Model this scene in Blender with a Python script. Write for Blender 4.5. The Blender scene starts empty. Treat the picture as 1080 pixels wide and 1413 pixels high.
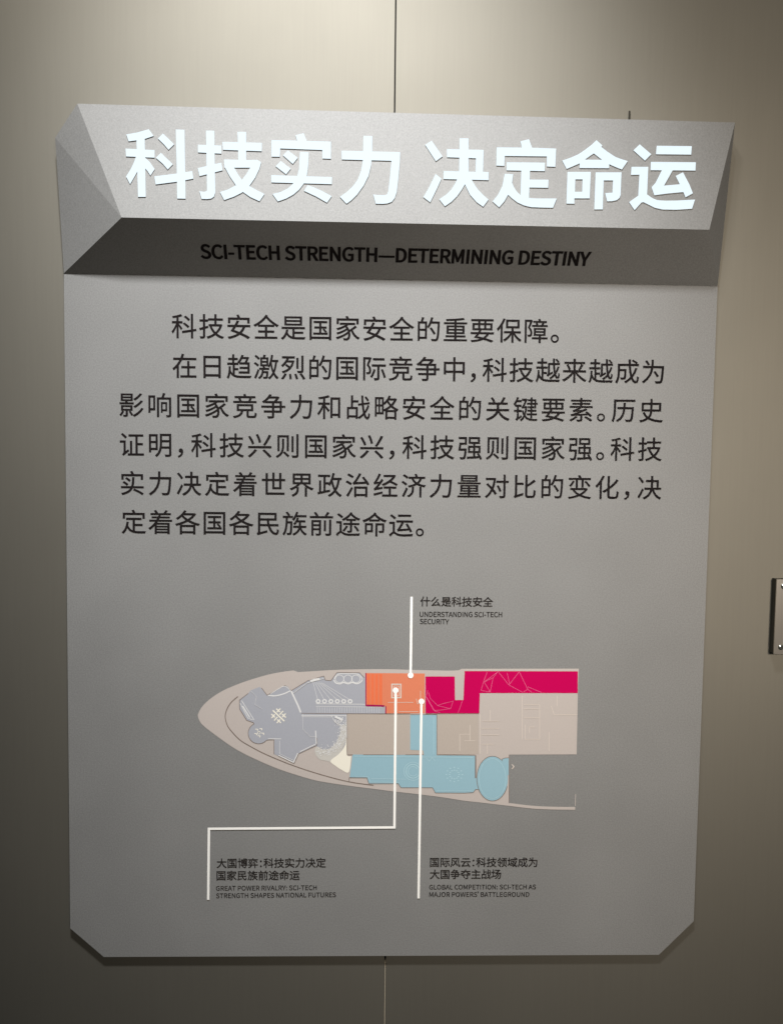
import bpy, bmesh, math, random
from mathutils import Vector, Matrix, Euler
from mathutils.geometry import delaunay_2d_cdt

random.seed(7)
C = bpy.context.scene.collection
scene = bpy.context.scene
rad = math.radians

# ------------------------------------------------------------------ camera
Z0 = 1.95                                   # height of the board's top fold above the floor
F = 1354.0                                  # focal length in photo pixels (1080 x 1413)
cam = bpy.data.cameras.new('camera')
cam_ob = bpy.data.objects.new('camera', cam)
C.objects.link(cam_ob)
cam_ob.location = (0.40292672, -1.37055568, Z0 - 0.220862)
cam_ob.rotation_euler = (1.49791941, -0.0137412, -0.03351552)
cam.sensor_fit = 'VERTICAL'
cam.sensor_height = 36.0
cam.sensor_width = 27.5
cam.lens = F / 1413.0 * 36.0
cam.clip_start = 0.02
cam.clip_end = 60.0
scene.camera = cam_ob

# ------------------------------------------------------------------ world, lamps, exposure
world = bpy.data.worlds.new('World')
scene.world = world
world.use_nodes = True
bg = world.node_tree.nodes['Background']
bg.inputs['Color'].default_value = (0.62, 0.68, 0.66, 1)
bg.inputs['Strength'].default_value = 0.045

def area_lamp(name, loc, target, size, power, colour, size_y=None, spread=180):
    li = bpy.data.lights.new(name, 'AREA')
    li.energy = power
    li.color = colour
    li.shape = 'RECTANGLE'
    li.size = size
    li.size_y = size_y or size
    li.spread = rad(spread)
    ob = bpy.data.objects.new(name, li)
    C.objects.link(ob)
    ob.location = loc
    ob.rotation_euler = (Vector(target) - Vector(loc)).to_track_quat('-Z', 'Y').to_euler()
    return ob

def spot_lamp(name, loc, target, angle, power, colour, radius=0.05):
    li = bpy.data.lights.new(name, 'SPOT')
    li.energy = power
    li.color = colour
    li.spot_size = angle
    li.spot_blend = 1.0
    li.shadow_soft_size = radius
    ob = bpy.data.objects.new(name, li)
    C.objects.link(ob)
    ob.location = loc
    ob.rotation_euler = (Vector(target) - Vector(loc)).to_track_quat('-Z', 'Y').to_euler()
    return ob

# ceiling spot of the exhibition hall, in front of and above the board
spot_lamp('key_spot', (0.04, -1.144, Z0 + 1.54), (0.20, 0.0, Z0 + 0.50), 1.14, 100.0, (1.0, 0.945, 0.86), 0.10)
spot_lamp('key_spot', (0.32, -1.144, Z0 + 1.54), (0.37, 0.0, Z0 - 0.20), 0.70, 345.0, (0.97, 0.985, 1.0), 0.10)  # second spot, added to brighten the board against the header
# weak warm spill from the rest of the hall, low on the right
area_lamp('hall_lamp', (1.20, -2.7, Z0 + 0.15), (1.10, 0.0, Z0 - 0.42), 0.30, 6.3, (1.0, 0.88, 0.74), None, 58)

vs = scene.view_settings
vs.view_transform = 'Standard'
vs.look = 'None'
vs.exposure = 0.0
vs.gamma = 1.0
vs.use_curve_mapping = False
scene.render.engine = 'CYCLES'
scene.cycles.use_denoising = True

# ------------------------------------------------------------------ measuring: a sight line through a point of the photograph
CAM_R = Euler(cam_ob.rotation_euler, 'XYZ').to_matrix()
CAM_P = Vector(cam_ob.location)

def ray(px, py):
    return CAM_R @ Vector(((px - 540.0) / F, -(py - 706.5) / F, -1.0))

def on_y(px, py, y=0.0):
    d = ray(px, py)
    return CAM_P + d * ((y - CAM_P.y) / d.y)

def on_plane(px, py, p0, n):
    d = ray(px, py)
    return CAM_P + d * ((p0 - CAM_P).dot(n) / d.dot(n))

# ------------------------------------------------------------------ materials
def new_mat(name):
    m = bpy.data.materials.new(name)
    m.use_nodes = True
    nt = m.node_tree
    return m, nt, nt.nodes['Principled BSDF']

def node(nt, kind, **kw):
    n = nt.nodes.new(kind)
    for k, v in kw.items():
        setattr(n, k, v)
    return n

def paint(name, col, rough=0.7, spec=0.12, grain=0.0):
    m, nt, b = new_mat(name)
    b.inputs['Base Color'].default_value = (*col, 1)
    b.inputs['Roughness'].default_value = rough
    b.inputs['Specular IOR Level'].default_value = spec
    if grain:
        tc = node(nt, 'ShaderNodeTexCoord')
        no = node(nt, 'ShaderNodeTexNoise')
        no.inputs['Scale'].default_value = 420
        no.inputs['Detail'].default_value = 3
        nt.links.new(tc.outputs['Object'], no.inputs['Vector'])
        mx = node(nt, 'ShaderNodeMix', data_type='RGBA')
        mx.inputs['A'].default_value = (*[c * (1 - grain) for c in col], 1)
        mx.inputs['B'].default_value = (*[min(1, c * (1 + grain)) for c in col], 1)
        nt.links.new(no.outputs['Fac'], mx.inputs['Factor'])
        nt.links.new(mx.outputs['Result'], b.inputs['Base Color'])
    return m

def silver_paint(name, col, metallic, rough):
    """sprayed silver paint: fine metal flakes, slight orange peel, faint wipe marks"""
    m, nt, b = new_mat(name)
    tc = node(nt, 'ShaderNodeTexCoord')
    fl = node(nt, 'ShaderNodeTexNoise')
    fl.inputs['Scale'].default_value = 520
    fl.inputs['Detail'].default_value = 2
    nt.links.new(tc.outputs['Object'], fl.inputs['Vector'])
    big = node(nt, 'ShaderNodeTexNoise')
    big.inputs['Scale'].default_value = 5.5
    big.inputs['Detail'].default_value = 5
    nt.links.new(tc.outputs['Object'], big.inputs['Vector'])
    mx = node(nt, 'ShaderNodeMix', data_type='RGBA')
    mx.inputs['A'].default_value = (*[c * 0.72 for c in col], 1)
    mx.inputs['B'].default_value = (*[c * 1.28 for c in col], 1)
    nt.links.new(fl.outputs['Fac'], mx.inputs['Factor'])
    wipe = node(nt, 'ShaderNodeMapRange')          # faint cloudy wipe marks and dust
    wipe.inputs['From Min'].default_value = 0.3
    wipe.inputs['From Max'].default_value = 0.7
    wipe.inputs['To Min'].default_value = 0.93
    wipe.inputs['To Max'].default_value = 1.06
    nt.links.new(big.outputs['Fac'], wipe.inputs['Value'])
    sc = node(nt, 'ShaderNodeVectorMath', operation='SCALE')
    nt.links.new(mx.outputs['Result'], sc.inputs[0])
    nt.links.new(wipe.outputs['Result'], sc.inputs['Scale'])
    nt.links.new(sc.outputs['Vector'], b.inputs['Base Color'])
    mr = node(nt, 'ShaderNodeMapRange')
    mr.inputs['To Min'].default_value = rough - 0.07
    mr.inputs['To Max'].default_value = rough + 0.07
    nt.links.new(big.outputs['Fac'], mr.inputs['Value'])
    nt.links.new(mr.outputs['Result'], b.inputs['Roughness'])
    b.inputs['Metallic'].default_value = metallic
    bp = node(nt, 'ShaderNodeBump')
    bp.inputs['Strength'].default_value = 0.10
    bp.inputs['Distance'].default_value = 0.0006
    nt.links.new(fl.outputs['Fac'], bp.inputs['Height'])
    nt.links.new(bp.outputs['Normal'], b.inputs['Normal'])
    return m

def brushed_metal(name, col, rough, metallic=1.0):
    """vertically brushed sheet metal: long thin grain lines, patchy gloss"""
    m, nt, b = new_mat(name)
    tc = node(nt, 'ShaderNodeTexCoord')
    mp = node(nt, 'ShaderNodeMapping')
    mp.inputs['Scale'].default_value = (330, 330, 9)
    nt.links.new(tc.outputs['Object'], mp.inputs['Vector'])
    gr = node(nt, 'ShaderNodeTexNoise')
    gr.inputs['Scale'].default_value = 1.0
    gr.inputs['Detail'].default_value = 4
    nt.links.new(mp.outputs['Vector'], gr.inputs['Vector'])
    pa = node(nt, 'ShaderNodeTexNoise')
    pa.inputs['Scale'].default_value = 3.2
    pa.inputs['Detail'].default_value = 4
    nt.links.new(tc.outputs['Object'], pa.inputs['Vector'])
    mx = node(nt, 'ShaderNodeMix', data_type='RGBA')
    mx.inputs['A'].default_value = (*[c * 0.965 for c in col], 1)
    mx.inputs['B'].default_value = (*[c * 1.035 for c in col], 1)
    nt.links.new(gr.outputs['Fac'], mx.inputs['Factor'])
    nt.links.new(mx.outputs['Result'], b.inputs['Base Color'])
    mr = node(nt, 'ShaderNodeMapRange')
    mr.inputs['To Min'].default_value = rough - 0.05
    mr.inputs['To Max'].default_value = rough + 0.05
    nt.links.new(pa.outputs['Fac'], mr.inputs['Value'])
    nt.links.new(mr.outputs['Result'], b.inputs['Roughness'])
    b.inputs['Metallic'].default_value = metallic
    bp = node(nt, 'ShaderNodeBump')
    bp.inputs['Strength'].default_value = 0.035
    bp.inputs['Distance'].default_value = 0.0003
    nt.links.new(gr.outputs['Fac'], bp.inputs['Height'])
    nt.links.new(bp.outputs['Normal'], b.inputs['Normal'])
    return m

def lit_face(name, col, strength):
    m, nt, b = new_mat(name)
    b.inputs['Base Color'].default_value = (0.02, 0.025, 0.03, 1)
    b.inputs['Roughness'].default_value = 0.6
    b.inputs['Specular IOR Level'].default_value = 0.08
    b.inputs['Emission Color'].default_value = (*col, 1)
    b.inputs['Emission Strength'].default_value = strength
    return m

M_BOARD = silver_paint('silver_board_paint', (0.195, 0.195, 0.192), 0.06, 0.68)
M_WALL = brushed_metal('brushed_wall_metal', (0.222, 0.211, 0.182), 0.66, 0.98)
M_GAP = paint('dark_cavity', (0.02, 0.02, 0.018), 0.8)
M_TEXT = paint('black_print', (0.012, 0.010, 0.010), 0.85, 0.03)
M_SMALL = paint('dark_brown_print', (0.020, 0.017, 0.016), 0.85, 0.05)
M_GLOW = lit_face('lit_white_acrylic', (0.84, 0.95, 1.0), 1.0)
M_EDGE = paint('white_acrylic_edge', (0.55, 0.57, 0.58), 0.4)
M_WHITE = paint('white_print', (0.86, 0.85, 0.82), 0.5)
M_BEIGE = paint('beige_print', (0.43, 0.385, 0.36), 0.6, 0.15, 0.05)
M_BEIGE2 = paint('warm_beige_print', (0.395, 0.345, 0.305), 0.6, 0.15, 0.05)
M_GREY = paint('grey_print', (0.325, 0.335, 0.375), 0.55, 0.3, 0.05)
M_ORANGE = paint('orange_print', (0.60, 0.19, 0.105), 0.7, 0.05, 0.04)
M_ORANGE2 = paint('red_orange_print', (0.67, 0.15, 0.065), 0.7, 0.05, 0.04)
M_MAGENTA = paint('magenta_print', (0.46, 0.001, 0.075), 0.7, 0.04, 0.03)
M_PURPLE = paint('plum_print', (0.30, 0.004, 0.075), 0.7, 0.05)
M_PINK = paint('pink_line_print', (0.62, 0.09, 0.22), 0.5, 0.25)
M_BLUE = paint('light_blue_print', (0.25, 0.405, 0.475), 0.55, 0.3, 0.04)
M_BLUE2 = paint('pale_blue_print', (0.35, 0.52, 0.58), 0.55, 0.3)
M_LINE = paint('brown_line_print', (0.17, 0.135, 0.115), 0.6)
M_RELIEF = paint('pale_line_print', (0.56, 0.50, 0.45), 0.6)
M_PALEGREY = paint('pale_grey_line_print', (0.60, 0.60, 0.60), 0.6)
M_CREAM = paint('cream_print', (0.72, 0.69, 0.60), 0.6)
M_STEEL = brushed_metal('brushed_steel', (0.50, 0.47, 0.43), 0.34)
M_STEELDARK = paint('dark_steel_side', (0.035, 0.032, 0.025), 0.5)
M_SCREW = brushed_metal('screw_steel', (0.62, 0.64, 0.60), 0.22)

# ------------------------------------------------------------------ mesh helpers
def link(name, me, mats, parent=None):
    ob = bpy.data.objects.new(name, me)
    for m in (mats if isinstance(mats, (list, tuple)) else [mats]):
        me.materials.append(m)
    C.objects.link(ob)
    if parent is not None:
        ob.parent = parent
        ob.matrix_parent_inverse = world_matrix(parent).inverted()
    return ob

def world_matrix(o):
    m = Matrix.LocRotScale(o.location, o.rotation_euler, o.scale)
    return world_matrix(o.parent) @ o.matrix_parent_inverse @ m if o.parent else m

def empty(name, loc, parent=None):
    o = bpy.data.objects.new(name, None)
    o.empty_display_size = 0.05
    C.objects.link(o)
    o.location = loc
    if parent is not None:
        o.parent = parent
        o.matrix_parent_inverse = world_matrix(parent).inverted()
    return o

def tag(o, label, cat, group=None):
    o['label'] = label
    o['category'] = cat
    if group:
        o['group'] = group
    return o

def from_bm(name, bm, mats, parent=None, bevel=0.0, seg=2):
    if bevel:
        bmesh.ops.bevel(bm, geom=[e for e in bm.edges if len(e.link_faces) == 2 and e.calc_face_angle(0) > 0.3],
                        offset=bevel, segments=seg, affect='EDGES', profile=0.5)
    bmesh.ops.recalc_face_normals(bm, faces=bm.faces)
    me = bpy.data.meshes.new(name)
    bm.to_mesh(me)
    bm.free()
    return link(name, me, mats, parent)

def box_bm(bm, lo, hi):
    vs_ = [bm.verts.new((x, y, z)) for x in (lo[0], hi[0]) for y in (lo[1], hi[1]) for z in (lo[2], hi[2])]
    for f in ((0, 1, 3, 2), (4, 6, 7, 5), (0, 4, 5, 1), (2, 3, 7, 6), (0, 2, 6, 4), (1, 5, 7, 3)):
        bm.faces.new([vs_[i] for i in f])
    return bm

def area2(p):
    return sum(p[i][0] * p[(i + 1) % len(p)][1] - p[(i + 1) % len(p)][0] * p[i][1] for i in range(len(p)))

def ccw(p):
    return list(p) if area2(p) > 0 else list(reversed(p))

def winding(polys, x, y):
    w = 0
    for p in polys:
        n = len(p)
        for i in range(n):
            x0, y0 = p[i]
            x1, y1 = p[(i + 1) % n]
            if (y0 <= y) != (y1 <= y):
                if x0 + (y - y0) / (y1 - y0) * (x1 - x0) > x:
                    w += 1 if y1 > y0 else -1
    return w

def fill(polys):
    """triangles of the area that closed outlines wind round a positive number of times"""
    vs_, es = [], []
    for p in polys:
        b = len(vs_)
        vs_ += [Vector(q) for q in p]
        es += [(b + i, b + (i + 1) % len(p)) for i in range(len(p))]
    ov, oe, of, *_ = delaunay_2d_cdt(vs_, es, [], 0, 1e-6)
    tris = []
    for f in of:
        cx = sum(ov[i].x for i in f) / len(f)
        cy = sum(ov[i].y for i in f) / len(f)
        if winding(polys, cx, cy) > 0:
            tris.append(tuple(f))
    return [(v.x, v.y) for v in ov], tris

def fatten(polys, dx, dy):
    """grow the inked area of outlines (outer ones anticlockwise) by dx sideways and dy up and down"""
    out = []
    for p in polys:
        q = [p[i] for i in range(len(p)) if (Vector(p[i]) - Vector(p[i - 1])).length > 1e-5]
        n = len(q)
        r = []
        for i in range(n):
            a = Vector(q[i]) - Vector(q[i - 1])
            b = Vector(q[(i + 1) % n]) - Vector(q[i])
            n0 = Vector((a.y, -a.x)).normalized()
            n1 = Vector((b.y, -b.x)).normalized()
            m = n0 + n1
            m = n0 if m.length < 1e-3 else m / max(0.35, 0.5 * m.length_squared)
            r.append((q[i][0] + m.x * dx, q[i][1] + m.y * dy))
        out.append(r)
    return out

class Sheet:
    """collects flat shapes given in plane coordinates; builds them as one mesh standing h off the plane"""
    def __init__(self):
        self.v, self.f = [], []
    def add(self, pts, tris, put):
        b = len(self.v)
        self.v += [put(*p) for p in pts]
        self.f += [tuple(b + i for i in t) for t in tris]
    def build(self, name, mat, parent):
        me = bpy.data.meshes.new(name)
        me.from_pydata([tuple(v) for v in self.v], [], self.f)
        me.update()
        fix_facing(me)
        return link(name, me, mat, parent)

def fix_facing(me):
    bm = bmesh.new()
    bm.from_mesh(me)
    for f in bm.faces:
        f.normal_update()
        if f.normal.y > 0:
            f.normal_flip()
    bm.to_mesh(me)
    bm.free()

# ------------------------------------------------------------------ lettering
# capitals of the printed English lines: advance, outlines (cap height 1000)
LATIN = {
    ' ': (306, []),
    '-': (473, ['63,334 412,334 412,430 63,430']),
    ':': (379, ['190,532 218,536 243,549 262,569 275,596 280,628 275,659 262,685 243,706 218,718 190,723 161,718 136,706 117,685 104,659 100,628 104,596 117,569 136,549 161,536', '190,-18 218,-13 243,-1 262,19 275,45 280,76 275,108 262,135 243,155 218,167 190,172 161,167 136,155 117,135 104,108 100,76 104,45 117,19 136,-1 161,-13']),
    'A': (829, ['5,0 132,0 229,306 595,306 690,0 824,0 484,1000 344,1000', '261,405 310,559 331,627 351,694 371,761 390,828 409,898 415,898 434,829 454,761 474,694 494,627 516,559 563,405']),
    'B': (896, ['138,0 456,0 581,12 686,47 766,105 817,187 835,293 825,368 798,430 754,477 698,511 632,532 632,539 683,563 724,600 753,645 771,698 778,756 761,849 715,918 642,965 547,991 434,1000 138,1000', '263,576 263,900 417,900 502,895 568,878 616,847 644,801 653,739 645,683 618,638 571,604 503,583 412,576', '263,101 263,477 438,477 534,471 610,450 665,414 699,364 711,297 699,225 664,170 608,131 532,108 438,101']),
    'C': (870, ['514,-18 588,-12 656,6 716,36 771,76 821,126 752,206 712,167 670,135 624,112 574,98 520,93 414,111 328,165 263,250 223,364 209,503 223,641 265,753 332,837 419,889 524,907 573,903 618,890 658,870 695,844 729,813 797,895 758,932 710,966 655,993 592,1011 523,1018 379,995 257,928 162,821 101,677 79,499 100,321 160,177 253,71 373,5']),
    'D': (939, ['138,0 393,0 557,22 687,86 781,189 839,330 858,503 839,678 781,816 686,917 554,979 387,1000 138,1000', '263,104 263,898 377,898 504,881 602,832 673,752 715,642 729,503 715,365 673,254 602,172 504,121 377,104']),
    'E': (804, ['138,0 729,0 729,108 263,108 263,472 643,472 643,580 263,580 263,894 714,894 714,1000 138,1000']),
    'F': (753, ['138,0 263,0 263,449 645,449 645,555 263,555 263,894 714,894 714,1000 138,1000']),
    'G': (940, ['531,-18 608,-12 679,4 741,29 795,60 839,98 839,518 510,518 510,413 723,413 723,151 696,131 663,115 626,103 585,95 543,93 426,111 333,165 265,250 223,364 209,503 224,641 268,753 337,837 429,889 542,907 597,902 646,889 688,869 725,843 757,813 825,895 787,931 739,964 682,992 615,1011 538,1018 388,995 262,928 164,821 101,677 79,499 101,321 162,177 258,71 383,5']),
    'H': (993, ['138,0 263,0 263,472 730,472 730,0 857,0 857,1000 730,1000 730,581 263,581 263,1000 138,1000']),
    'I': (400, ['138,0 263,0 263,1000 138,1000']),
    'J': (730, ['323,-18 427,-2 505,42 558,109 589,194 599,293 599,1000 472,1000 472,306 466,225 446,165 414,124 369,100 311,93 270,97 232,109 197,131 166,163 138,206 48,141 87,84 134,40 188,8 252,-11']),
    'L': (741, ['138,0 701,0 701,108 263,108 263,1000 138,1000']),
    'M': (1108, ['138,0 251,0 251,554 250,609 248,670 244,732 239,793 235,849 240,849 321,621 510,101 595,101 783,621 864,849 869,849 865,793 860,732 856,670 854,609 853,554 853,0 970,0 970,1000 819,1000 628,465 614,424 601,382 587,340 573,298 558,256 553,256 538,298 524,340 510,382 495,424 480,465 289,1000 138,1000']),
    'N': (986, ['138,0 256,0 256,525 255,588 253,652 249,714 245,776 241,838 247,838 355,632 719,0 849,0 849,1000 729,1000 729,480 730,417 732,353 736,288 741,225 746,164 739,164 632,370 266,1000 138,1000']),
    'O': (1012, ['506,-18 647,6 765,73 855,181 913,326 933,503 913,680 855,823 765,929 647,995 506,1018 365,995 247,929 157,823 99,680 79,503 99,326 157,181 247,73 365,6', '506,93 406,112 324,165 262,251 222,365 209,503 222,641 262,753 324,837 406,889 506,907 606,889 689,837 751,753 790,641 804,503 790,365 751,251 689,165 606,112']),
    'P': (864, ['138,0 263,0 263,398 428,398 551,410 653,446 730,507 780,593 797,707 779,821 730,904 651,960 548,990 423,1000 138,1000', '263,501 263,898 407,898 502,892 576,872 629,837 661,783 671,707 661,630 631,572 579,532 507,508 412,501']),
    'R': (866, ['263,525 263,898 431,898 517,892 584,873 634,839 664,789 674,720 664,650 634,595 584,556 517,533 431,525', '686,0 828,0 574,438 650,465 712,506 759,563 789,634 799,720 783,829 735,908 661,961 565,991 450,1000 138,1000 138,0 263,0 263,424 443,424']),
    'S': (813, ['415,-18 530,-3 624,37 695,98 739,176 754,266 744,346 715,410 671,460 614,501 548,533 407,595 359,615 314,640 276,671 250,711 240,763 249,812 273,852 312,882 364,901 427,907 480,903 530,891 575,872 616,846 655,814 720,895 674,935 621,969 561,995 496,1012 427,1018 325,1005 238,969 171,913 127,840 112,753 124,674 157,611 204,562 258,524 315,497 458,434 513,409 559,383 595,351 618,309 626,255 617,201 590,156 547,122 489,100 416,93 354,98 295,115 238,141 186,175 141,217 65,130 121,80 185,39 255,8 332,-11']),
    'T': (817, ['345,0 472,0 472,894 775,894 775,1000 42,1000 42,894 345,894']),
    'U': (984, ['492,-18 608,-4 707,41 784,122 833,244 851,412 851,1000 730,1000 730,409 718,284 684,194 633,135 568,103 492,93 418,103 354,135 304,194 271,284 259,409 259,1000 134,1000 134,412 151,244 201,122 278,41 377,-4']),
    'V': (784, ['321,0 467,0 784,1000 656,1000 495,458 476,390 457,325 439,261 420,196 398,128 393,128 372,196 353,261 334,325 316,390 296,458 134,1000 1,1000']),
    'W': (1198, ['247,0 397,0 546,603 556,650 566,695 577,740 587,785 596,831 602,831 611,785 621,740 631,695 640,650 651,603 802,0 955,0 1161,1000 1041,1000 933,456 922,391 911,326 900,261 889,196 879,131 870,131 856,196 842,262 828,327 814,392 799,456 660,1000 544,1000 407,456 392,391 377,326 363,261 349,196 336,131 330,131 318,196 306,261 294,326 282,391 270,456 165,1000 35,1000']),
    'Y': (724, ['299,0 424,0 424,387 726,1000 595,1000 467,718 447,674 428,630 407,586 387,543 366,498 360,498 339,543 320,586 300,630 281,674 262,718 132,1000 -1,1000 299,387']),
    '—': (1220, ['63,341 1156,341 1156,426 63,426']),
    '’': (1364, ['65,817 94,765 145,796 192,838 230,890 255,951 265,1020 259,1063 244,1098 220,1126 191,1144 157,1150 124,1145 98,1131 79,1111 68,1087 64,1061 68,1033 79,1009 97,991 121,978 150,974 159,975 167,976 175,979 181,982 187,985 181,948 165,911 140,875 106,843']),
}

_latin = {}
def latin_glyph(ch, bold):
    key = (ch, bold)
    if key not in _latin:
        adv, outl = LATIN[ch]
        polys = [[tuple(float(k) / 1000 for k in q.split(',')) for q in s.split(' ')] for s in outl]
        if ch == '’':                          # the font sets it on a full square
            lo = min(x for p in polys for x, y in p)
            polys, adv = [[(x - lo + 0.06, y) for x, y in p] for p in polys], 300
        if polys:
            big = max(polys, key=lambda p: abs(area2(p)))
            if area2(big) < 0:
                polys = [p[::-1] for p in polys]
            if bold:
                polys = fatten(polys, bold, bold * 0.8)
            xs = [x for p in polys for x, y in p]
            _latin[key] = (adv / 1000, fill(polys), min(xs), max(xs))
        else:
            _latin[key] = (adv / 1000, ([], []), 0, 0)
    return _latin[key]

_han = {}
def han_glyph(ch, bold):
    """outline of one Chinese character from Blender's built-in font"""
    key = (ch, bold)
    if key in _han:
        return _han[key]
    cu = bpy.data.curves.new('glyph', 'FONT')
    cu.body = ch
    o = bpy.data.objects.new('glyph', cu)
    C.objects.link(o)
    dg = bpy.context.evaluated_depsgraph_get()
    dg.update()
    ev = o.evaluated_get(dg)
    spl = ev.to_curve(dg).splines
    polys = []
    for s in spl:
        bp = s.bezier_points
        pts = []
        for i in range(len(bp)):
            a, b = bp[i], bp[(i + 1) % len(bp)]
            p0, p1, p2, p3 = (v.to_2d() for v in (a.co, a.handle_right, b.handle_left, b.co))
            d = p3 - p0
            bend = abs((p1 - p0).x * d.y - (p1 - p0).y * d.x) + abs((p2 - p0).x * d.y - (p2 - p0).y * d.x)
            k = 1 if bend < 1e-5 else 4
            for j in range(k):
                t = j / k
                q = p0 * (1 - t) ** 3 + p1 * 3 * t * (1 - t) ** 2 + p2 * 3 * t * t * (1 - t) + p3 * t ** 3
                pts.append((q.x, q.y))
        if len(pts) > 2:
            polys.append(pts)
    ev.to_curve_clear()
    bpy.data.objects.remove(o)
    bpy.data.curves.remove(cu)
    big = max(polys, key=lambda p: abs(area2(p)))
    if area2(big) < 0:
        polys = [p[::-1] for p in polys]
    if bold:
        polys = fatten(polys, bold, bold)
    xs = [x for p in polys for x, y in p]
    _han[key] = (fill(polys), min(xs), max(xs))
    return _han[key]

def frame_on(p0, p1, n):
    """u along the line, v up, both in the plane with the outward normal n"""
    u = (p1 - p0).normalized()
    v = n.cross(u).normalized()
    if v.z < 0:
        v = -v
    return u, v

HALF = '，。：'
def han_line(sheet, text, p0, p1, em, n, off, bold=0.0, mid=0.384):
    """p0, p1: ink's left end and right end at mid height"""
    u, v = frame_on(p0, p1, n)
    L = (p1 - p0).length
    adv = [0.5 if c in HALF else 1.0 for c in text]
    gl = [han_glyph(c, bold) for c in text]
    x0, x1 = gl[0][1], gl[-1][2]
    tr = (L - (sum(adv[:-1]) + x1 - x0) * em) / (len(text) - 1)
    x = -x0 * em
    for c, a, (shape, lo, hi) in zip(text, adv, gl):
        dx = 0.0
        if c in HALF:
            dx = ((0.25 if c == '：' else 0.20) - (lo + hi) / 2) * em
        sheet.add(shape[0], shape[1], lambda gx, gy: p0 + u * (x + dx + gx * em) + v * ((gy - mid) * em) + n * off)
        x += a * em + tr

def latin_line(sheet, text, p0, p1, cap, n, off, bold=0.0):
    u, v = frame_on(p0, p1, n)
    L = (p1 - p0).length
    gl = [latin_glyph(c, bold) for c in text]
    nat = sum(g[0] for g in gl[:-1]) + gl[-1][3] - gl[0][2]
    tr = (L - nat * cap) / (len(text) - 1)
    sx = 1.0
    if tr < -0.02 * cap:                       # a tight line is set a little narrower
        sx = (L + 0.02 * cap * (len(text) - 1)) / (nat * cap)
        tr = -0.02 * cap
    x = -gl[0][2] * cap * sx
    for adv, shape, lo, hi in gl:
        if shape[0]:
            sheet.add(shape[0], shape[1], lambda gx, gy: p0 + u * (x + gx * cap * sx) + v * ((gy - 0.5) * cap) + n * off)
        x += adv * cap * sx + tr

# ------------------------------------------------------------------ the wall: two brushed metal sheets on a dark frame
WALL_Y = 0.0085
WALL_T = 0.012
s_top, s_bot = on_y(546, 0, WALL_Y), on_y(530.5, 1413, WALL_Y)
def seam_x(z):
    t = (z - s_bot.z) / (s_top.z - s_bot.z)
    return s_bot.x + (s_top.x - s_bot.x) * t
SEAM = 0.0011                                # half the joint's width
def wall_sheet(name, side):
    z0, z1 = 0.0, 3.3
    bm = bmesh.new()
    far = -2.6 if side < 0 else 3.6
    q = [(far, z0), (seam_x(z0) + side * SEAM, z0), (seam_x(z1) + side * SEAM, z1), (far, z1)]
    fr = [bm.verts.new((x, WALL_Y, z)) for x, z in q]
    bk = [bm.verts.new((x, WALL_Y + WALL_T, z)) for x, z in q]
    bm.faces.new(fr)
    bm.faces.new(bk[::-1])
    for i in range(4):
        bm.faces.new((fr[i], bk[i], bk[(i + 1) % 4], fr[(i + 1) % 4]))
    return from_bm(name, bm, M_WALL, None, 0.0006)
tag(wall_sheet('wall_panel', -1), 'brushed metal wall sheet left of the vertical joint, behind the sign', 'wall panel', 'brushed metal wall sheets')
tag(wall_sheet('wall_panel', 1), 'brushed metal wall sheet right of the vertical joint, carrying the small screwed steel plate', 'wall panel', 'brushed metal wall sheets')
bk = from_bm('backing_wall', box_bm(bmesh.new(), (-2.6, WALL_Y + WALL_T + 0.004, 0), (3.6, WALL_Y + 0.09, 3.3)), M_GAP)
bk['kind'] = 'structure'

# ------------------------------------------------------------------ the sign
NB = Vector((0, -1, 0))                      # board's outward normal
sign = empty('information_sign', (0.45, 0.0, Z0 - 0.968))
tag(sign, 'silver grey information sign with glowing Chinese title above printed text and a ship plan', 'sign')

# board: thin plate held off the wall, its two lower corners cut
board_px = [(88.5, 377), (989.5, 394.5), (956.5, 1271), (908.5, 1317.5), (143.5, 1320.5), (97.3, 1281)]
bm = bmesh.new()
bp_ = [on_y(*p) for p in board_px]
fr = [bm.verts.new(p) for p in bp_]
bkv = [bm.verts.new(p + Vector((0, 0.004, 0))) for p in bp_]
bm.faces.new(fr)
bm.faces.new(bkv[::-1])
for i in range(len(fr)):
    bm.faces.new((fr[i], bkv[i], bkv[(i + 1) % 6], fr[(i + 1) % 6]))
board = from_bm('board', bm, M_BOARD, sign, 0.0007)
# spacers between board and wall
for sx, sz in ((0.10, -0.12), (0.80, -0.12), (0.10, -0.86), (0.80, -0.86)):
    b2 = bmesh.new()
    box_bm(b2, (sx - 0.02, 0.0042, Z0 + sz - 0.02), (sx + 0.02, WALL_Y, Z0 + sz + 0.02))
    from_bm('spacer', b2, M_STEELDARK, sign)

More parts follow.
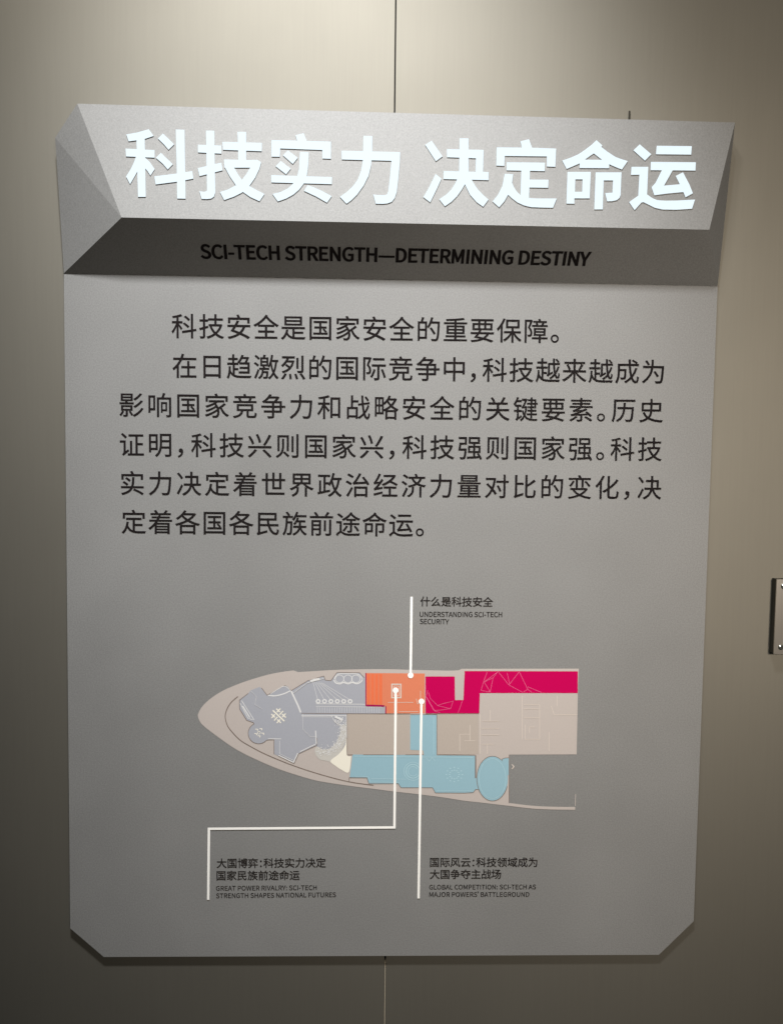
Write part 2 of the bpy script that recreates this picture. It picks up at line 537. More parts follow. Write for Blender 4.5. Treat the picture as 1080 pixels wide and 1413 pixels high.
# header: a folded wedge; its ridge stands out furthest
Q_TOP, P_RIDGE = -0.024, -0.052
TL, TR = on_y(107, 143, Q_TOP), on_y(1013.5, 169, Q_TOP)
RL, RR = on_y(168, 300, P_RIDGE), on_y(978, 317, P_RIDGE)
zt, zr = (TL.z + TR.z) / 2, (RL.z + RR.z) / 2
face_n = Vector((0, -(zt - zr), (Q_TOP - P_RIDGE))).normalized()
if face_n.y > 0:
    face_n = -face_n
face_p = Vector((0.45, P_RIDGE, zr))
TL, TR, RL, RR = (on_plane(*p, face_p, face_n) for p in ((107, 143), (1013.5, 169), (168, 300), (978, 317)))
ML = on_y(76.5, 190, -0.011)
BL, BR = on_y(88.5, 377, -0.0008), on_y(989.5, 394.5, -0.0008)
bm = bmesh.new()
ol = [TL, ML, BL, BR, TR]
V = {k: bm.verts.new(p) for k, p in dict(TL=TL, TR=TR, RL=RL, RR=RR, ML=ML, BL=BL, BR=BR).items()}
for f in (('TL', 'TR', 'RR', 'RL'), ('RL', 'RR', 'BR'), ('RL', 'BR', 'BL'), ('TL', 'RL', 'ML'), ('ML', 'RL', 'BL'), ('TR', 'BR', 'RR')):
    bm.faces.new([V[k] for k in f])
names = ['TL', 'ML', 'BL', 'BR', 'TR']
back = [bm.verts.new((p.x, 0.004, p.z)) for p in ol]
for i in range(5):
    j = (i + 1) % 5
    bm.faces.new((V[names[i]], V[names[j]], back[j], back[i]))
bm.faces.new(back)
header = from_bm('header', bm, M_BOARD, sign, 0.0018, 3)

# subtitle on the face under the ridge
low = (BL + BR) / 2
slope_n = (RR - RL).cross(low - RL).normalized()
if slope_n.y > 0:
    slope_n = -slope_n
sub = Sheet()
s0, s1 = on_plane(276.5, 346.3, RL, slope_n), on_plane(814.5, 356.8, RL, slope_n)
cap = (on_plane(290, 336.8, RL, slope_n) - on_plane(290, 355.4, RL, slope_n)).length
latin_line(sub, 'SCI-TECH STRENGTH—DETERMINING DESTINY', s0, s1, cap, slope_n, 0.0012, 0.045)
sub.build('subtitle_lettering', M_TEXT, header)

# glowing title: raised acrylic characters
TITLE = [
 ((160, 170), [
  [(130,140),(270,115),(410,75),(470,158),(360,195),(250,213),(160,225)], [(255,130),(358,130),(372,915),(277,915)],
  [(122,315),(482,335),(482,428),(128,412)], [(255,405),(330,420),(290,560),(240,650),(178,757),(128,662),(180,580),(225,490)],
  [(350,415),(420,480),(483,570),(430,650),(395,595),(360,555),(330,470)], [(585,128),(725,262),(655,330),(600,265),(523,190)],
  [(560,368),(708,510),(645,575),(585,505),(497,430)], [(745,78),(853,82),(866,937),(763,935),(757,560)],
  [(478,660),(760,625),(948,595),(962,688),(770,725),(495,760)]]),
 ((265, 170), [
  [(175,92),(278,95),(283,540),(290,860),(274,910),(240,935),(190,942),(120,940),(92,845),(150,852),(180,845),(188,830)],
  [(75,268),(367,278),(365,378),(75,362)], [(72,558),(365,490),(380,585),(95,657)], [(378,232),(868,245),(866,348),(385,330)],
  [(567,107),(672,110),(672,470),(577,470)], [(398,450),(690,458),(810,455),(858,485),(830,552),(405,552)],
  [(398,500),(520,545),(565,625),(620,705),(712,780),(800,830),(900,880),(838,970),(720,915),(620,845),(545,770),(470,660),(405,540)],
  [(735,530),(858,490),(835,570),(785,675),(712,780),(620,862),(520,912),(400,955),(348,855),(450,822),(545,772),(620,705),(680,625)]]),
 ((365, 175), [
  [(385,105),(485,80),(530,190),(410,190)], [(88,165),(400,172),(825,185),(823,397),(720,393),(718,288),(195,268),(190,372),(88,370)],
  [(290,293),(412,385),(352,462),(230,355)], [(203,424),(325,520),(268,590),(138,490)], [(83,600),(838,625),(835,712),(88,690)],
  [(440,312),(550,318),(540,500),(520,640),(480,715),(430,780),(360,840),(270,890),(165,927),(100,835),(200,810),(290,765),(350,710),(400,640),(430,520)],
  [(535,725),(620,755),(720,800),(833,862),(775,942),(640,865),(490,795)]]),
 ((455, 175), [
  [(418,112),(527,115),(525,330),(512,480),(480,610),(420,730),(340,840),(270,910),(207,955),(125,870),(210,810),(290,735),(350,650),(390,540),(410,420)],
  [(147,297),(873,315),(868,450),(850,640),(830,810),(805,885),(770,930),(720,950),(660,957),(570,955),(538,840),(600,848),(680,850),(710,840),(725,800),(745,640),(765,422),(150,405)]]),
 ((575, 180), [
  [(182,127),(318,322),(235,382),(103,180)], [(232,540),(305,600),(250,720),(165,893),(80,828),(150,710)],
  [(372,232),(828,242),(820,520),(730,520),(732,345),(375,332)], [(530,98),(640,98),(640,560),(523,560)],
  [(332,505),(890,517),(888,617),(330,603)],
  [(510,580),(640,600),(600,660),(560,730),(500,815),(430,885),(347,942),(277,855),(360,800),(430,730),(480,650)],
  [(560,580),(665,580),(700,650),(750,725),(820,800),(888,858),(822,948),(740,890),(660,800),(610,700),(585,640)]]),
 ((670, 180), [
  [(430,135),(535,108),(575,220),(450,230)], [(135,210),(450,213),(575,215),(872,225),(862,452),(757,447),(757,322),(235,316),(228,440),(130,436)],
  [(258,395),(733,400),(730,505),(258,495)], [(440,490),(548,490),(535,850),(430,830)], [(535,610),(777,612),(773,712),(535,708)],
  [(235,538),(340,545),(325,650),(350,710),(390,765),(430,805),(535,840),(640,845),(880,845),(833,960),(680,957),(560,952),(470,930),(390,893),(320,840),(277,798),(230,880),(165,955),(83,882),(150,800),(205,690)]]),
 ((760, 180), [
  [(562,120),(635,185),(622,205),(700,265),(800,330),(870,355),(950,380),(878,485),(800,455),(722,420),(632,365),(528,285),(420,360),(350,410),(270,445),(192,478),(137,375),(250,335),(340,295),(420,240),(500,180)],
  [(415,362),(632,365),(720,415),(718,468),(352,466),(355,405)],
  [(203,515),(492,515),(478,843),(288,843),(288,910),(190,908)],
  [(552,520),(873,520),(862,800),(850,835),(815,865),(760,878),(695,880),(670,778),(760,772),(768,620),(652,620),(640,980),(535,980)]]),
 ((855, 180), [
  [(243,172),(387,295),(308,375),(165,247)], [(455,190),(890,195),(882,300),(445,295)], [(382,390),(940,395),(935,498),(378,493)],
  [(525,480),(655,490),(600,590),(545,685),(740,668),(690,565),(780,520),(860,670),(903,780),(812,830),(785,765),(600,782),(425,805),(390,705),(440,650)],
  [(142,452),(350,452),(335,795),(400,840),(460,865),(560,872),(700,870),(930,858),(893,972),(700,985),(530,982),(430,960),(350,920),(290,890),(265,895),(180,990),(112,890),(225,810),(240,550),(135,552)]]),
]
HOLES = {6: [[(300,607),(390,607),(385,762),(295,762)]]}
fu = Vector((1, 0, 0))
fv = face_n.cross(fu).normalized()
if fv.z < 0:
    fv = -fv
RAISE, THICK = 0.0002, 0.0011
def on_face(px, py):
    # the characters' lit fronts lie RAISE + THICK in front of the header's face
    p = on_plane(px, py, face_p + face_n * (RAISE + THICK), face_n) - (face_p + face_n * (RAISE + THICK))
    return (p.dot(fu), p.dot(fv))
for gi, ((ox, oy), polys) in enumerate(TITLE):
    P = [ccw([on_face(ox + x / 9.0, oy + y / 9.0) for x, y in p]) for p in polys]
    P += [ccw([on_face(ox + x / 9.0, oy + y / 9.0) for x, y in p])[::-1] for p in HOLES.get(gi, [])]
    pts, tris = fill(P)
    used = sorted({i for t in tris for i in t})
    base = face_p + face_n * RAISE
    top = {i: base + face_n * THICK + fu * pts[i][0] + fv * pts[i][1] for i in used}
    bm = bmesh.new()
    tv = {i: bm.verts.new(p) for i, p in top.items()}
    bv = {i: bm.verts.new(p - face_n * THICK) for i, p in top.items()}
    cnt = {}
    for t in tris:
        for a, b in zip(t, t[1:] + t[:1]):
            cnt.setdefault(frozenset((a, b)), []).append((a, b))
    for t in tris:
        bm.faces.new([tv[i] for i in t]).material_index = 0
        bm.faces.new([bv[i] for i in reversed(t)]).material_index = 1
    for k, l in cnt.items():
        if len(l) == 1:
            a, b = l[0]
            bm.faces.new((tv[a], bv[a], bv[b], tv[b])).material_index = 1
    from_bm('title_character', bm, [M_GLOW, M_EDGE], header)

# printed paragraphs
EM = 0.0357
BODY = [
 ('科技安全是国家安全的重要保障。', (237, 449.5), (770.5, 456.9)),
 ('在日趋激烈的国际竞争中，科技越来越成为', (238.3, 504.5), (915.4, 513.0)),
 ('影响国家竞争力和战略安全的关键要素。历史', (165, 558.2), (914.4, 566.6)),
 ('证明，科技兴则国家兴，科技强则国家强。科技', (165.7, 612.9), (912.6, 619.9)),
 ('实力决定着世界政治经济力量对比的变化，决', (167.2, 666.3), (911.9, 673.0)),
 ('定着各国各民族前途命运。', (168, 719.6), (584.5, 724.3)),
]
OFF = 0.0004
for t, a, b in BODY:
    para = Sheet()
    han_line(para, t, on_y(*a), on_y(*b), EM, NB, OFF, 0.007)
    para.build('text_line', M_TEXT, board)

# ------------------------------------------------------------------ ship plan
plan = empty('floor_plan', on_y(540, 1110), sign)

def xz(px, py):
    p = on_y(px, py)
    return (p.x, p.z)

def put(layer):
    y = -0.00035 - 0.00022 * layer
    return lambda x, z: Vector((x, y, z))

def region(name, mat, outlines, layer, holes=()):
    s = Sheet()
    P = [ccw([xz(*p) for p in o]) for o in outlines] + [ccw([xz(*p) for p in h])[::-1] for h in holes]
    pts, tris = fill(P)
    s.add(pts, tris, put(layer))
    return s.build(name, mat, plan)

def stroke(s, pts, w, layer, closed=False):
    """a printed line of width w (photo pixels, about a millimetre each) as one mitred ribbon"""
    P = [Vector(xz(*p)) for p in pts]
    h = w * 0.00052
    n = len(P)
    L, R = [], []
    for i in range(n):
        a = P[i] - P[i - 1] if (i or closed) else P[1] - P[0]
        b = P[(i + 1) % n] - P[i] if (i < n - 1 or closed) else P[-1] - P[-2]
        n0 = Vector((-a.y, a.x)).normalized()
        n1 = Vector((-b.y, b.x)).normalized()
        m = n0 + n1
        m = n0 if m.length < 0.2 else m / max(0.5 * m.length_squared, 0.4)
        L.append(P[i] + m * h)
        R.append(P[i] - m * h)
    idx = []
    for i in range(n if closed else n - 1):
        j = (i + 1) % n
        idx.append((i, j, n + j, n + i))
    s.n = getattr(s, 'n', 0) + 1                # crossing lines never share a plane
    s.add([tuple(q) for q in L + R], idx, put(layer + 0.004 * s.n))

def disc(cx, cy, rx, ry=None, k=28):
    ry = ry or rx
    return [(cx + rx * math.cos(2 * math.pi * i / k), cy + ry * math.sin(2 * math.pi * i / k)) for i in range(k)]

def smooth(pts, k=6):
    """a curve through the points"""
    out = []
    n = len(pts)
    for i in range(n - 1):
        p = [Vector(pts[max(0, min(n - 1, j))]) for j in (i - 1, i, i + 1, i + 2)]
        for j in range(k):
            t = j / k
            q = 0.5 * (2 * p[1] + (p[2] - p[0]) * t + (2 * p[0] - 5 * p[1] + 4 * p[2] - p[3]) * t * t + (3 * p[1] - p[0] - 3 * p[2] + p[3]) * t ** 3)
            out.append((q.x, q.y))
    out.append(tuple(pts[-1]))
    return out

bow_top = smooth([(273, 986.7), (278, 976.5), (289.6, 964.8), (307.8, 953), (333.7, 942), (362, 933), (384.3, 927.9), (405.2, 925)])
deck_top = [(411.2, 927.3)] + smooth([(434, 926), (465, 924.2), (504, 923.4), (535, 923.3), (558, 924), (616.7, 925.3), (633, 924.7)], 3) + [(636.7, 922.8), (798, 922.6), (796.7, 957), (795, 1040.9), (702.2, 1041.2), (701.7, 1108)]
keel = smooth([(701.7, 1111.9), (660.5, 1107), (640, 1104.8), (613.8, 1100.6), (582.3, 1096.5), (543, 1092), (511.5, 1088), (480, 1084), (450.6, 1079.6), (430.2, 1075.5), (398.7, 1066), (375, 1057.4), (351.5, 1047), (335.7, 1039.3), (319.6, 1030), (299, 1015.4), (281, 1001.5), (275, 993.5), (273, 986.7)])
hull = bow_top + deck_top + keel[:-1]
region('hull', M_BEIGE, [hull], 0)
s = Sheet()
stroke(s, smooth([(701.5, 1109.8), (734, 1113.6), (765, 1115), (793, 1115.3)], 4), 4.0, 0.4)
stroke(s, [(793.6, 1095.5), (793.2, 1112)], 0.9, 0.4)
s.build('stern_line', M_BEIGE, plan)
rooms = Sheet()
for o in ([(479.2, 985), (565.4, 986.3), (565.4, 1035), (583.6, 1035.8), (584.4, 1040.8), (479.2, 1041.3)],
          [(602.8, 985.5), (660, 985.2), (660, 1040.6), (602.8, 1040.9)]):
    pts, tris = fill([ccw([xz(*p) for p in o])])
    rooms.add(pts, tris, put(0.6))
rooms.build('plain_room', M_BEIGE2, plan)

grey = [(330.5, 968.7), (332.6, 963.4), (342.8, 956.6), (346, 952.5), (358.3, 947.6), (361, 950), (368.7, 959), (372, 957.6), (393.3, 945.4), (397, 947),
        (402, 952.5), (424.8, 938.9), (446.9, 932.4), (448.8, 938.2), (452, 939.5), (456.6, 938.9), (465, 927.6), (496, 927.9),
        (502.6, 935), (504.6, 933), (504.6, 974.6), (529.8, 975.2), (531.4, 984.3), (478.4, 984.6), (478.2, 1024), (470, 1038), (450, 1046), (436, 1037),
        (437.3, 1028.2), (412, 1040), (405.8, 1053.4), (384.5, 1043.2), (378.2, 1040.2), (378.2, 1020.6), (370.4, 1020.9)]
grey += [(357 + 14.4 * math.cos(t), 1011.7 + 14.4 * math.sin(t)) for t in [0.72 + i * (4.25 - 0.72) / 16 for i in range(17)]]
grey += [(349, 996.3), (340.5, 993.6), (334, 984), (331, 977.9)]
region('grey_zone', M_GREY, [grey], 1)
region('orange_zone', M_ORANGE, [[(504.9, 928.5), (585.8, 929.2), (585.8, 984.2), (532.7, 984.2), (532.7, 974.2), (504.9, 972.5)]], 1)
region('orange_zone_stripes', M_ORANGE2, [[(x, 930), (x + 4.2, 930), (x + 4.2, 972), (x, 972)] for x in (506.2, 511.8, 517.4, 523)], 2)
s = Sheet()
stroke(s, [(504.7, 928.3), (504.7, 972.8)], 1.2, 3)
stroke(s, [(504.3, 973.2), (530, 973.9)], 2.3, 3)
stroke(s, [(532, 974.2), (532, 984.4)], 1.4, 3)
s.build('plum_wall_lines', M_PURPLE, plan)
region('magenta_zone', M_MAGENTA, [[(586.7, 933.3), (627, 933.3), (627.5, 965.8), (639, 965.8), (640.8, 925.8), (796.7, 926.2), (796.5, 956.2), (661.7, 956.2), (660.8, 984.2), (586.7, 984.2)]], 1)
blue = [[(565.8, 986.3), (602.2, 986.3), (602.2, 1042), (584.7, 1042), (583.9, 1035.3), (565.8, 1034.5)],
        [(486.5, 1040.9), (655, 1042.6), (655, 1073.3), (658, 1073), (660.5, 1089), (655.7, 1089), (652.6, 1093.2), (640, 1093.8), (600.4, 1093.6), (596.5, 1086.5), (553, 1086.5), (549.3, 1081), (509, 1081), (506, 1073), (482.4, 1072.3)],
        disc(679, 1074.1, 21.4, 30.7), [(688, 1050), (692, 1047.6), (696, 1046), (701.5, 1045.6), (701.5, 1069), (694, 1072)]]
region('blue_zone', M_BLUE, blue, 1)
cream_tail = smooth([(484.5, 1043.2), (481.3, 1065.2), (471, 1062), (462, 1056), (456, 1051), (459, 1046.5), (466, 1041.5), (472, 1035), (476.5, 1027), (478.2, 1019), (478.6, 1041), (484.5, 1043.2)], 4)[:-1]
cream_mist = smooth([(470, 1062), (458.5, 1052.6), (449, 1049.5), (441, 1047.6), (435.5, 1041), (434.5, 1034), (438, 1030), (446, 1034), (456, 1032), (464, 1024), (469, 1012), (471, 1002), (475, 1000), (478.2, 1004), (478, 1019), (470, 1038)], 4)
region('landscape_ground', paint('light_grey_print', (0.47, 0.455, 0.425), 0.6), [cream_mist], 1.2)
region('cream_zone', M_CREAM, [cream_tail], 1.3)

# dark room outlines
s = Sheet()
stroke(s, smooth([(328.5, 960.7), (319.4, 968.7), (313.6, 977.8), (311, 988), (313.6, 999.8), (319.8, 1009), (331, 1020.5), (343.4, 1028.4), (367.2, 1040.8), (406, 1056.6), (446, 1069.5), (482, 1078.6), (515.4, 1083.4)], 5), 1.1, 1.4)
for l in ([(342.8, 956.6), (330.5, 966), (330.8, 978), (340.5, 993.6), (349.5, 996.8)],
          [(361, 949), (368.7, 959.2), (393.3, 945.6), (402, 952.7), (424.8, 939.1), (446.9, 932.6), (448.8, 938.4), (456.6, 939.1), (465, 927.8), (496, 928.1), (502.6, 935)],
          [(350, 997)] + grey[-21:-4][::-1] + [(370.4, 1020.7), (378.2, 1020.6), (378.2, 1040.2)],
          [(384.5, 1043.2), (405.8, 1053.4), (412, 1040), (437.3, 1028.2), (437.3, 1018)],
          [(416, 984), (478.6, 984.6), (566, 985)], [(478.9, 984.6), (478.9, 1041.4), (487, 1041.4)],
          [(501, 1041.2), (543, 1041.2)], [(559, 1041.2), (584, 1041.2)], [(602.5, 986), (602.5, 1041)], [(566, 985.9), (603, 985.9)], [(602.5, 1041.3), (655, 1041.6)],
          [(481.6, 1073), (506, 1073), (509, 1081.2), (549.3, 1081.2), (553, 1086.7), (596.5, 1086.7), (600.4, 1093.8), (640, 1094), (652.6, 1093.4), (655.7, 1089.2), (660.5, 1089.2)],
          [(481.6, 1073), (481.6, 1078.6)], [(660, 984.6), (587, 984.8)]):
    stroke(s, l, 0.75, 1.4)
stroke(s, [(655.8, 1042), (655.8, 1073.5)], 1.6, 1.4)
stroke(s, [(679 + 21.6 * math.cos(t), 1074.1 + 30.9 * math.sin(t)) for t in [0.35 + i * (5.4 - 0.35) / 30 for i in range(31)]] + [(692, 1047.4), (696, 1045.8), (701.5, 1045.4)], 0.8, 1.4)
stroke(s, [(702.2, 1041.4), (701.9, 1108)], 0.8, 1.4)
s.build('room_outlines', M_LINE, plan)

# pale wall and furniture lines
s = Sheet()
for x0, y0, x1, y1 in ((722, 972, 744, 972), (722, 978, 744, 978), (744, 972, 744, 1020), (722, 990, 744, 990), (724, 1000, 724, 1020), (724, 1020, 744, 1020), (730, 1003, 730, 1011), (730, 1003, 737, 1003),
                       (664, 995, 688, 995), (664, 1005, 688, 1005), (676, 980, 676, 995), (662, 985, 662, 1040), (664, 1014, 688, 1014), (634, 1013, 648, 1013), (634, 1013, 634, 1036), (648, 1000, 648, 1022),
                       (664, 1027, 680, 1027), (672, 1027, 672, 1040), (764, 986, 796, 986), (760, 974, 764, 986), (757, 1010, 757, 1036), (720, 960, 720, 1020), (768, 960, 768, 974), (640, 1022, 655, 1022)):
    stroke(s, [(x0, y0), (x1, y1)], 0.7, 1.4)
s.build('pale_wall_lines', M_RELIEF, plan)
s = Sheet()
stroke(s, [(402, 953.5), (412, 975), (415, 983)], 2.2, 1.6)
stroke(s, [(416, 987), (478, 987.4)], 1.0, 1.6)
stroke(s, [(416, 988.8), (458, 989.2)], 0.6, 1.6)
stroke(s, [(436, 971), (504, 971.6)], 0.8, 1.6)
stroke(s, [(436, 974.4), (528, 975.6)], 0.6, 1.6)
stroke(s, smooth([(370, 959.2), (380, 960), (392, 957), (401.5, 952.6)], 4), 1.6, 1.6)
stroke(s, smooth([(373, 957.5), (385, 950), (393, 946.6), (400, 951.5)], 4), 0.8, 1.6)
stroke(s, [(333.5, 966.5), (351, 993.5)], 0.9, 1.6)
stroke(s, [(331.5, 970), (342.5, 991), (349, 993)], 0.9, 1.6)
stroke(s, [(335, 974), (345, 990)], 1.6, 1.6)
for i in range(6):
    x = 439 + 8.8 * i
    stroke(s, disc(x, 967.5, 2.6, 2.3, 10), 1.7, 1.6, True)
    stroke(s, [(432 + 2.4 * i, 941 + 0.2 * i), (x - 0.8, 965)], 0.5, 1.6)
stroke(s, [(428.5, 940.2), (434, 938), (441, 937)], 3.6, 1.6)
for cx in (468.5, 480, 491):
    stroke(s, disc(cx, 936.6, 6.0, 5.2, 16), 0.8, 1.6, True)
stroke(s, smooth([(460.5, 938), (463, 942), (469, 943.5), (474, 941.5), (480, 943.5), (486, 941.5), (492, 943.3), (497.5, 941), (500, 937.5)], 4), 1.6, 1.6)
stroke(s, smooth([(461, 937), (466, 930.2), (480, 929.6), (494, 930.2), (500, 936.5)], 4), 1.1, 1.6)
stroke(s, [(435.5, 1008), (436.5, 1026)], 1.4, 1.6)
stroke(s, [(370, 1019.3), (388, 1019.3)], 1.0, 1.6)
stroke(s, [(384.5, 1042), (405, 1051.8), (411, 1039)], 1.4, 1.6)
stroke(s, [(414, 1037), (435, 1026.8)], 1.1, 1.6)
stroke(s, [(478, 986), (478, 1018)], 0.9, 1.6)
# stipple of the model landscape
rnd = random.Random(3)
band = [(466, 992), (472, 1002), (474, 1012), (470, 1022), (462, 1031), (452, 1037), (441, 1036)]
for _ in range(420):
    k = rnd.random() * (len(band) - 1)
    a, b = band[int(k)], band[int(k) + 1]
    f = k - int(k)
    x, y = a[0] + (b[0] - a[0]) * f + rnd.gauss(0, 3.4), a[1] + (b[1] - a[1]) * f + rnd.gauss(0, 3.2)
    if x < 477.3 and y < 1043:
        r = rnd.uniform(0.4, 0.8)
        pts, tris = fill([ccw([xz(*p) for p in disc(x, y, r, r, 6)])])
        s.n += 1
        s.add(pts, tris, put(1.6 + 0.004 * s.n))
stroke(s, [(462, 988.5), (467, 990.5), (473, 993)], 3.0, 1.6)
stroke(s, [(457, 987), (462, 996), (470, 1001), (477, 998)], 0.7, 1.6)
for i in range(26):                             # treads of the long stair
    stroke(s, [(438 + 3.4 * i, 975.6), (438 + 3.4 * i, 983.4)], 0.4, 1.6)
stroke(s, [(346, 953), (354, 961), (352, 972), (362, 978)], 0.4, 1.6)
stroke(s, [(405, 956), (424, 942), (447, 936)], 0.6, 1.6)
stroke(s, [(418, 984.5), (418, 1006), (428, 1016), (437, 1016)], 0.4, 1.6)
stroke(s, [(386, 1022), (386, 1040), (405, 1049)], 0.5, 1.6)
s.build('grey_zone_fittings', M_PALEGREY, plan)
# hash shaped fitting and small seat cluster
s = Sheet()
hc = Vector((384.5, 987.5))
def rot(x, y, a=rad(43)):
    return (hc.x + x * math.cos(a) - y * math.sin(a), hc.y + x * math.sin(a) + y * math.cos(a))
stroke(s, [rot(-11, 0), rot(11, 0)], 1.9, 1.8)
for a_, b_ in (((-9, -5), (-2, -5)), ((2, -5), (9, -5)), ((-9, 5), (-2, 5)), ((2, 5), (9, 5)), ((-5, -9), (-5, -2)), ((-5, 2), (-5, 9)), ((5, -9), (5, -2)), ((5, 2), (5, 9)), ((0, -9), (0, -2)), ((0, 2), (0, 9))):
    stroke(s, [rot(*a_), rot(*b_)], 1.6, 1.8)
for a_ in (0.3, 1.6, 2.7, 4.0, 5.2):
    cx, cy = 357.5 + 5.2 * math.cos(a_), 1011 + 5.2 * math.sin(a_)
    stroke(s, [(cx - 1.6, cy - 1.2), (cx + 1.6, cy - 1.0), (cx + 1.4, cy + 1.2)], 1.1, 1.8)
stroke(s, disc(357.5, 1011, 2.0, 2.0, 8), 0.7, 1.8, True)
s.build('seat_clusters', M_CREAM, plan)
s = Sheet()
O = (500, 910)
for l in ([(540,255),(525,310),(560,370),(590,420),(650,418),(730,405)], [(530,310),(600,430)], [(545,270),(560,320),(620,380),(680,360),(745,345)],
          [(620,380),(720,405)], [(730,405),(750,340)], [(825,345),(790,440)], [(590,420),(640,440)]):
    stroke(s, [(O[0] + x / 6, O[1] + y / 6) for x, y in l], 0.6, 1.8)
O = (630, 910)
for l in ([(250,105),(222,180),(200,255)], [(345,97),(225,185)], [(225,185),(275,268)], [(340,97),(300,150),(275,268)], [(345,105),(430,210),(540,270)], [(415,110),(437,205)],
          [(430,210),(515,100)], [(515,100),(585,245)], [(585,245),(550,270)], [(585,225),(700,272)], [(585,245),(620,272)], [(200,255),(275,268)], [(225,185),(300,150)]):
    stroke(s, [(O[0] + x / 6, O[1] + y / 6) for x, y in l], 0.7, 1.8)
stroke(s, [(586.9, 955), (586.9, 945)], 0.6, 1.8)
s.build('pink_lattice_lines', M_PINK, plan)
s = Sheet()
for r in (12.5, 9.5, 6.5):
    stroke(s, [(569.5 + r * math.cos(t), 1064 + r * math.sin(t)) for t in [0.6 + i * 5.2 / 22 for i in range(23)]], 0.7 if r != 9.5 else 1.1, 1.8)
for i in range(12):
    t = i * 2 * math.pi / 12
    for r in (6.5, 11.0):
        stroke(s, [(626.5 + r * math.cos(t) - 1.0, 1068.5 + r * 0.9 * math.sin(t)), (626.5 + r * math.cos(t) + 1.0, 1068.5 + r * 0.9 * math.sin(t))], 1.3, 1.8)
stroke(s, [(512, 1074), (560, 1075)], 0.7, 1.8)
stroke(s, [(489, 1043.5), (652, 1045)], 0.7, 1.8)
stroke(s, [(489, 1071), (508, 1071.5), (511, 1079), (551, 1079.5)], 0.6, 1.8)
stroke(s, [(598, 989), (598, 1040)], 0.6, 1.8)
stroke(s, [(588, 1046), (592, 1050), (596, 1045), (600, 1050)], 0.6, 1.8)
stroke(s, [(679 + 18.5 * math.cos(t), 1074.1 + 27.5 * math.sin(t)) for t in [i * 2 * math.pi / 32 for i in range(32)]], 0.6, 1.8, True)
stroke(s, [(602, 1091), (650, 1091)], 0.6, 1.8)
s.build('blue_zone_fittings', M_BLUE2, plan)
s = Sheet()
stroke(s, [(540.5, 944), (552.8, 944), (552.8, 962.5), (540.5, 962.5)], 1.6, 1.8, True)
stroke(s, [(543, 946.5), (550.3, 946.5), (550.3, 960), (543, 960)], 0.8, 1.8, True)
for l in ([(535, 969), (570, 969)], [(574, 964), (576, 971), (584, 965)], [(550, 981.7), (577, 981.7)], [(580, 953), (580, 967)]):
    stroke(s, l, 0.6, 1.8)
stroke(s, [(705.8, 1054.6), (708.6, 1057.6), (705.8, 1060.8)], 1.4, 1.8)
s.build('lookout_marks', M_RELIEF, plan)

# ------------------------------------------------------------------ callouts: white leader line with captions
def callout(lines, dots, han, latin, em, cap):
    c = empty('callout', on_y(*lines[-1]), sign)
    s = Sheet()
    stroke(s, lines, 3.3, 3.2)
    for d in dots:
        pts, tris = fill([ccw([xz(*p) for p in disc(d[0], d[1], 4.0, 4.0, 20)])])
        s.add(pts, tris, put(3.6))
    s.build('leader_line', M_WHITE, c)
    s = Sheet()
    for t, a, b in han:
        han_line(s, t, on_y(*a), on_y(*b), em, NB, OFF, 0.014)
    s.build('chinese_caption', M_SMALL, c)
    s = Sheet()
    for t, a, b in latin:
        latin_line(s, t, on_y(*a), on_y(*b), cap, NB, OFF, 0.020)
    s.build('english_caption', M_SMALL, c)
    return c
callout([(567.6, 823.3), (566.3, 932)], [(566.3, 931.6)],
        [('什么是科技安全', (579.6, 829.7), (680, 830.6))],
        [('UNDERSTANDING SCI-TECH', (578.8, 847.5), (692.4, 848.0)), ('SECURITY', (579, 857.4), (619.2, 857.7))], 0.0149, 0.0070)
callout([(545.8, 952), (544, 1141.3), (288.6, 1143.2), (287.6, 1241.2)], [(545.6, 952.3)],
        [('大国博弈：科技实力决定', (299, 1191.0), (449.8, 1190.2)), ('国家民族前途命运', (299, 1208.0), (413.7, 1207.4))],
        [('GREAT POWER RIVALRY: SCI-TECH', (298.3, 1225.6), (437, 1224.6)), ('STRENGTH SHAPES NATIONAL FUTURES', (298.3, 1235.8), (463.5, 1234.4))], 0.0151, 0.0067)
callout([(581.3, 967.6), (577.2, 1239.2)], [(581.3, 967.7)],
        [('国际风云：科技领域成为', (593, 1189.6), (741, 1189.6)), ('大国争夺主战场', (592.6, 1206.2), (691, 1206.0))],
        [('GLOBAL COMPETITION: SCI-TECH AS', (592, 1224.0), (739, 1223.6)), ('MAJOR POWERS’ BATTLEGROUND', (592, 1234.1), (729.8, 1234.0))], 0.0151, 0.0067)

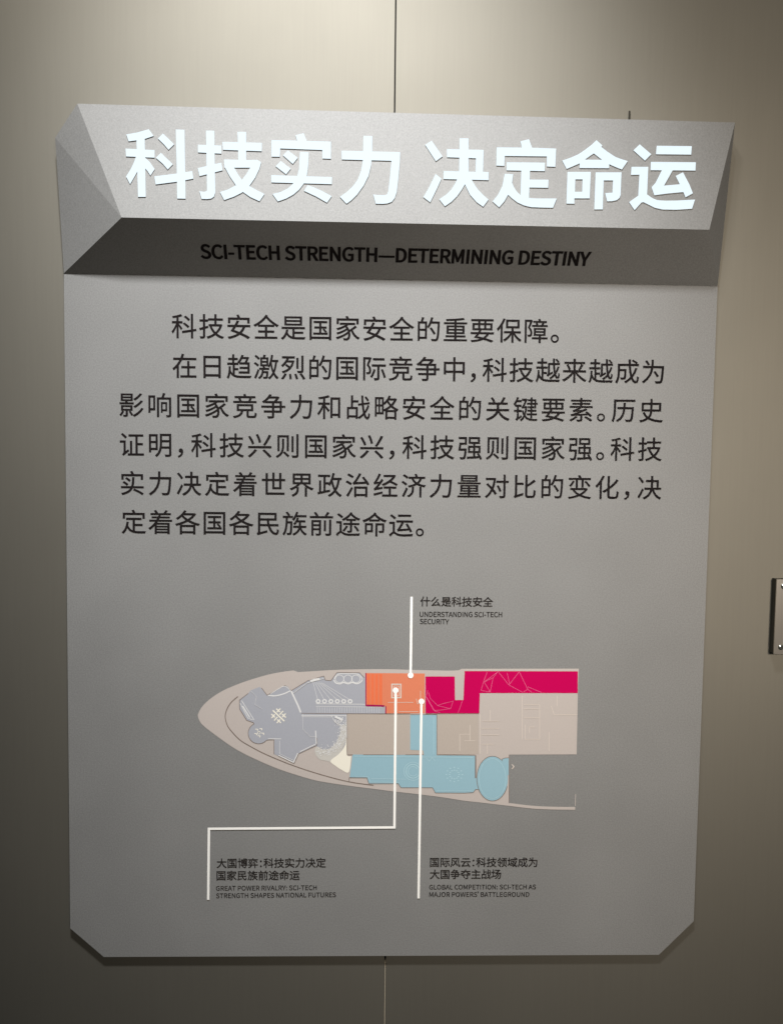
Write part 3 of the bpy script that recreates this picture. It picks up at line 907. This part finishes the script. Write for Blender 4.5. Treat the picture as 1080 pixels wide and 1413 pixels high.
# ------------------------------------------------------------------ small things on the wall
# screwed steel plate at the right edge of the view
PY = -0.0065                                # depth of the cover's back
f0, f1 = on_y(1071.2, 799.5, PY - 0.0022), on_y(1070.0, 902.5, PY - 0.0022)
PW = f0.z - f1.z
plate = empty('steel_plate', (f0.x + PW / 2, WALL_Y, (f0.z + f1.z) / 2))
tag(plate, 'small brushed steel plate with screwed corners fixed to the wall right of the sign', 'wall plate')
xa, xb, za, zb = f0.x, f0.x + PW, f1.z, f0.z
from_bm('backing_box', box_bm(bmesh.new(), (xa + 0.0005, PY + 0.0002, za + 0.0005), (xb - 0.0005, WALL_Y - 0.0005, zb - 0.0005)), M_STEELDARK, plate, 0.003, 3)
from_bm('cover', box_bm(bmesh.new(), (xa, PY - 0.0022, za), (xb, PY + 0.0002, zb)), M_STEEL, plate, 0.0009, 2)
for sx in (xa + 0.0098, xb - 0.0098):
    for sz in (za + 0.0098, zb - 0.0098):
        b2 = bmesh.new()
        bmesh.ops.create_cone(b2, cap_ends=True, segments=24, radius1=0.0042, radius2=0.0030, depth=0.0022,
                              matrix=Matrix.Translation((sx, PY - 0.0033, sz)) @ Matrix.Rotation(rad(90), 4, 'X'))
        sc_ = from_bm('screw', b2, M_SCREW, plate, 0.0004)
        b2 = bmesh.new()
        box_bm(b2, (sx - 0.0024, PY - 0.00465, sz - 0.0004), (sx + 0.0024, PY - 0.0042, sz + 0.0004))
        from_bm('slot', b2, M_STEELDARK, sc_)

# pale strip added in the lower wall joint; its colour stands in for a glint
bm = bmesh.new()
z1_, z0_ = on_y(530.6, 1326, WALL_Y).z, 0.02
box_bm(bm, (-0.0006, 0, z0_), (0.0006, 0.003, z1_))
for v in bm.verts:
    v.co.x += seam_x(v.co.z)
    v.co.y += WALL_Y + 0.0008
strip = from_bm('joint_glint', bm, paint('pale_glint', (0.36, 0.32, 0.25), 0.6, 0.2, 0.1), None, 0.0001)
tag(strip, 'thin pale strip added for the glint in the wall joint below the sign', 'joint glint')

# thin dark tab peeping over the sign's top edge
t0 = on_y(868.2, 153, WALL_Y - 0.002)
tab = from_bm('hanging_tab', box_bm(bmesh.new(), (t0.x - 0.0009, WALL_Y - 0.003, t0.z - 0.05), (t0.x + 0.0009, WALL_Y - 0.0004, t0.z)), M_STEELDARK, None, 0.0002)
tag(tab, 'thin dark metal tab sticking up behind the top edge of the sign', 'hanging tab')
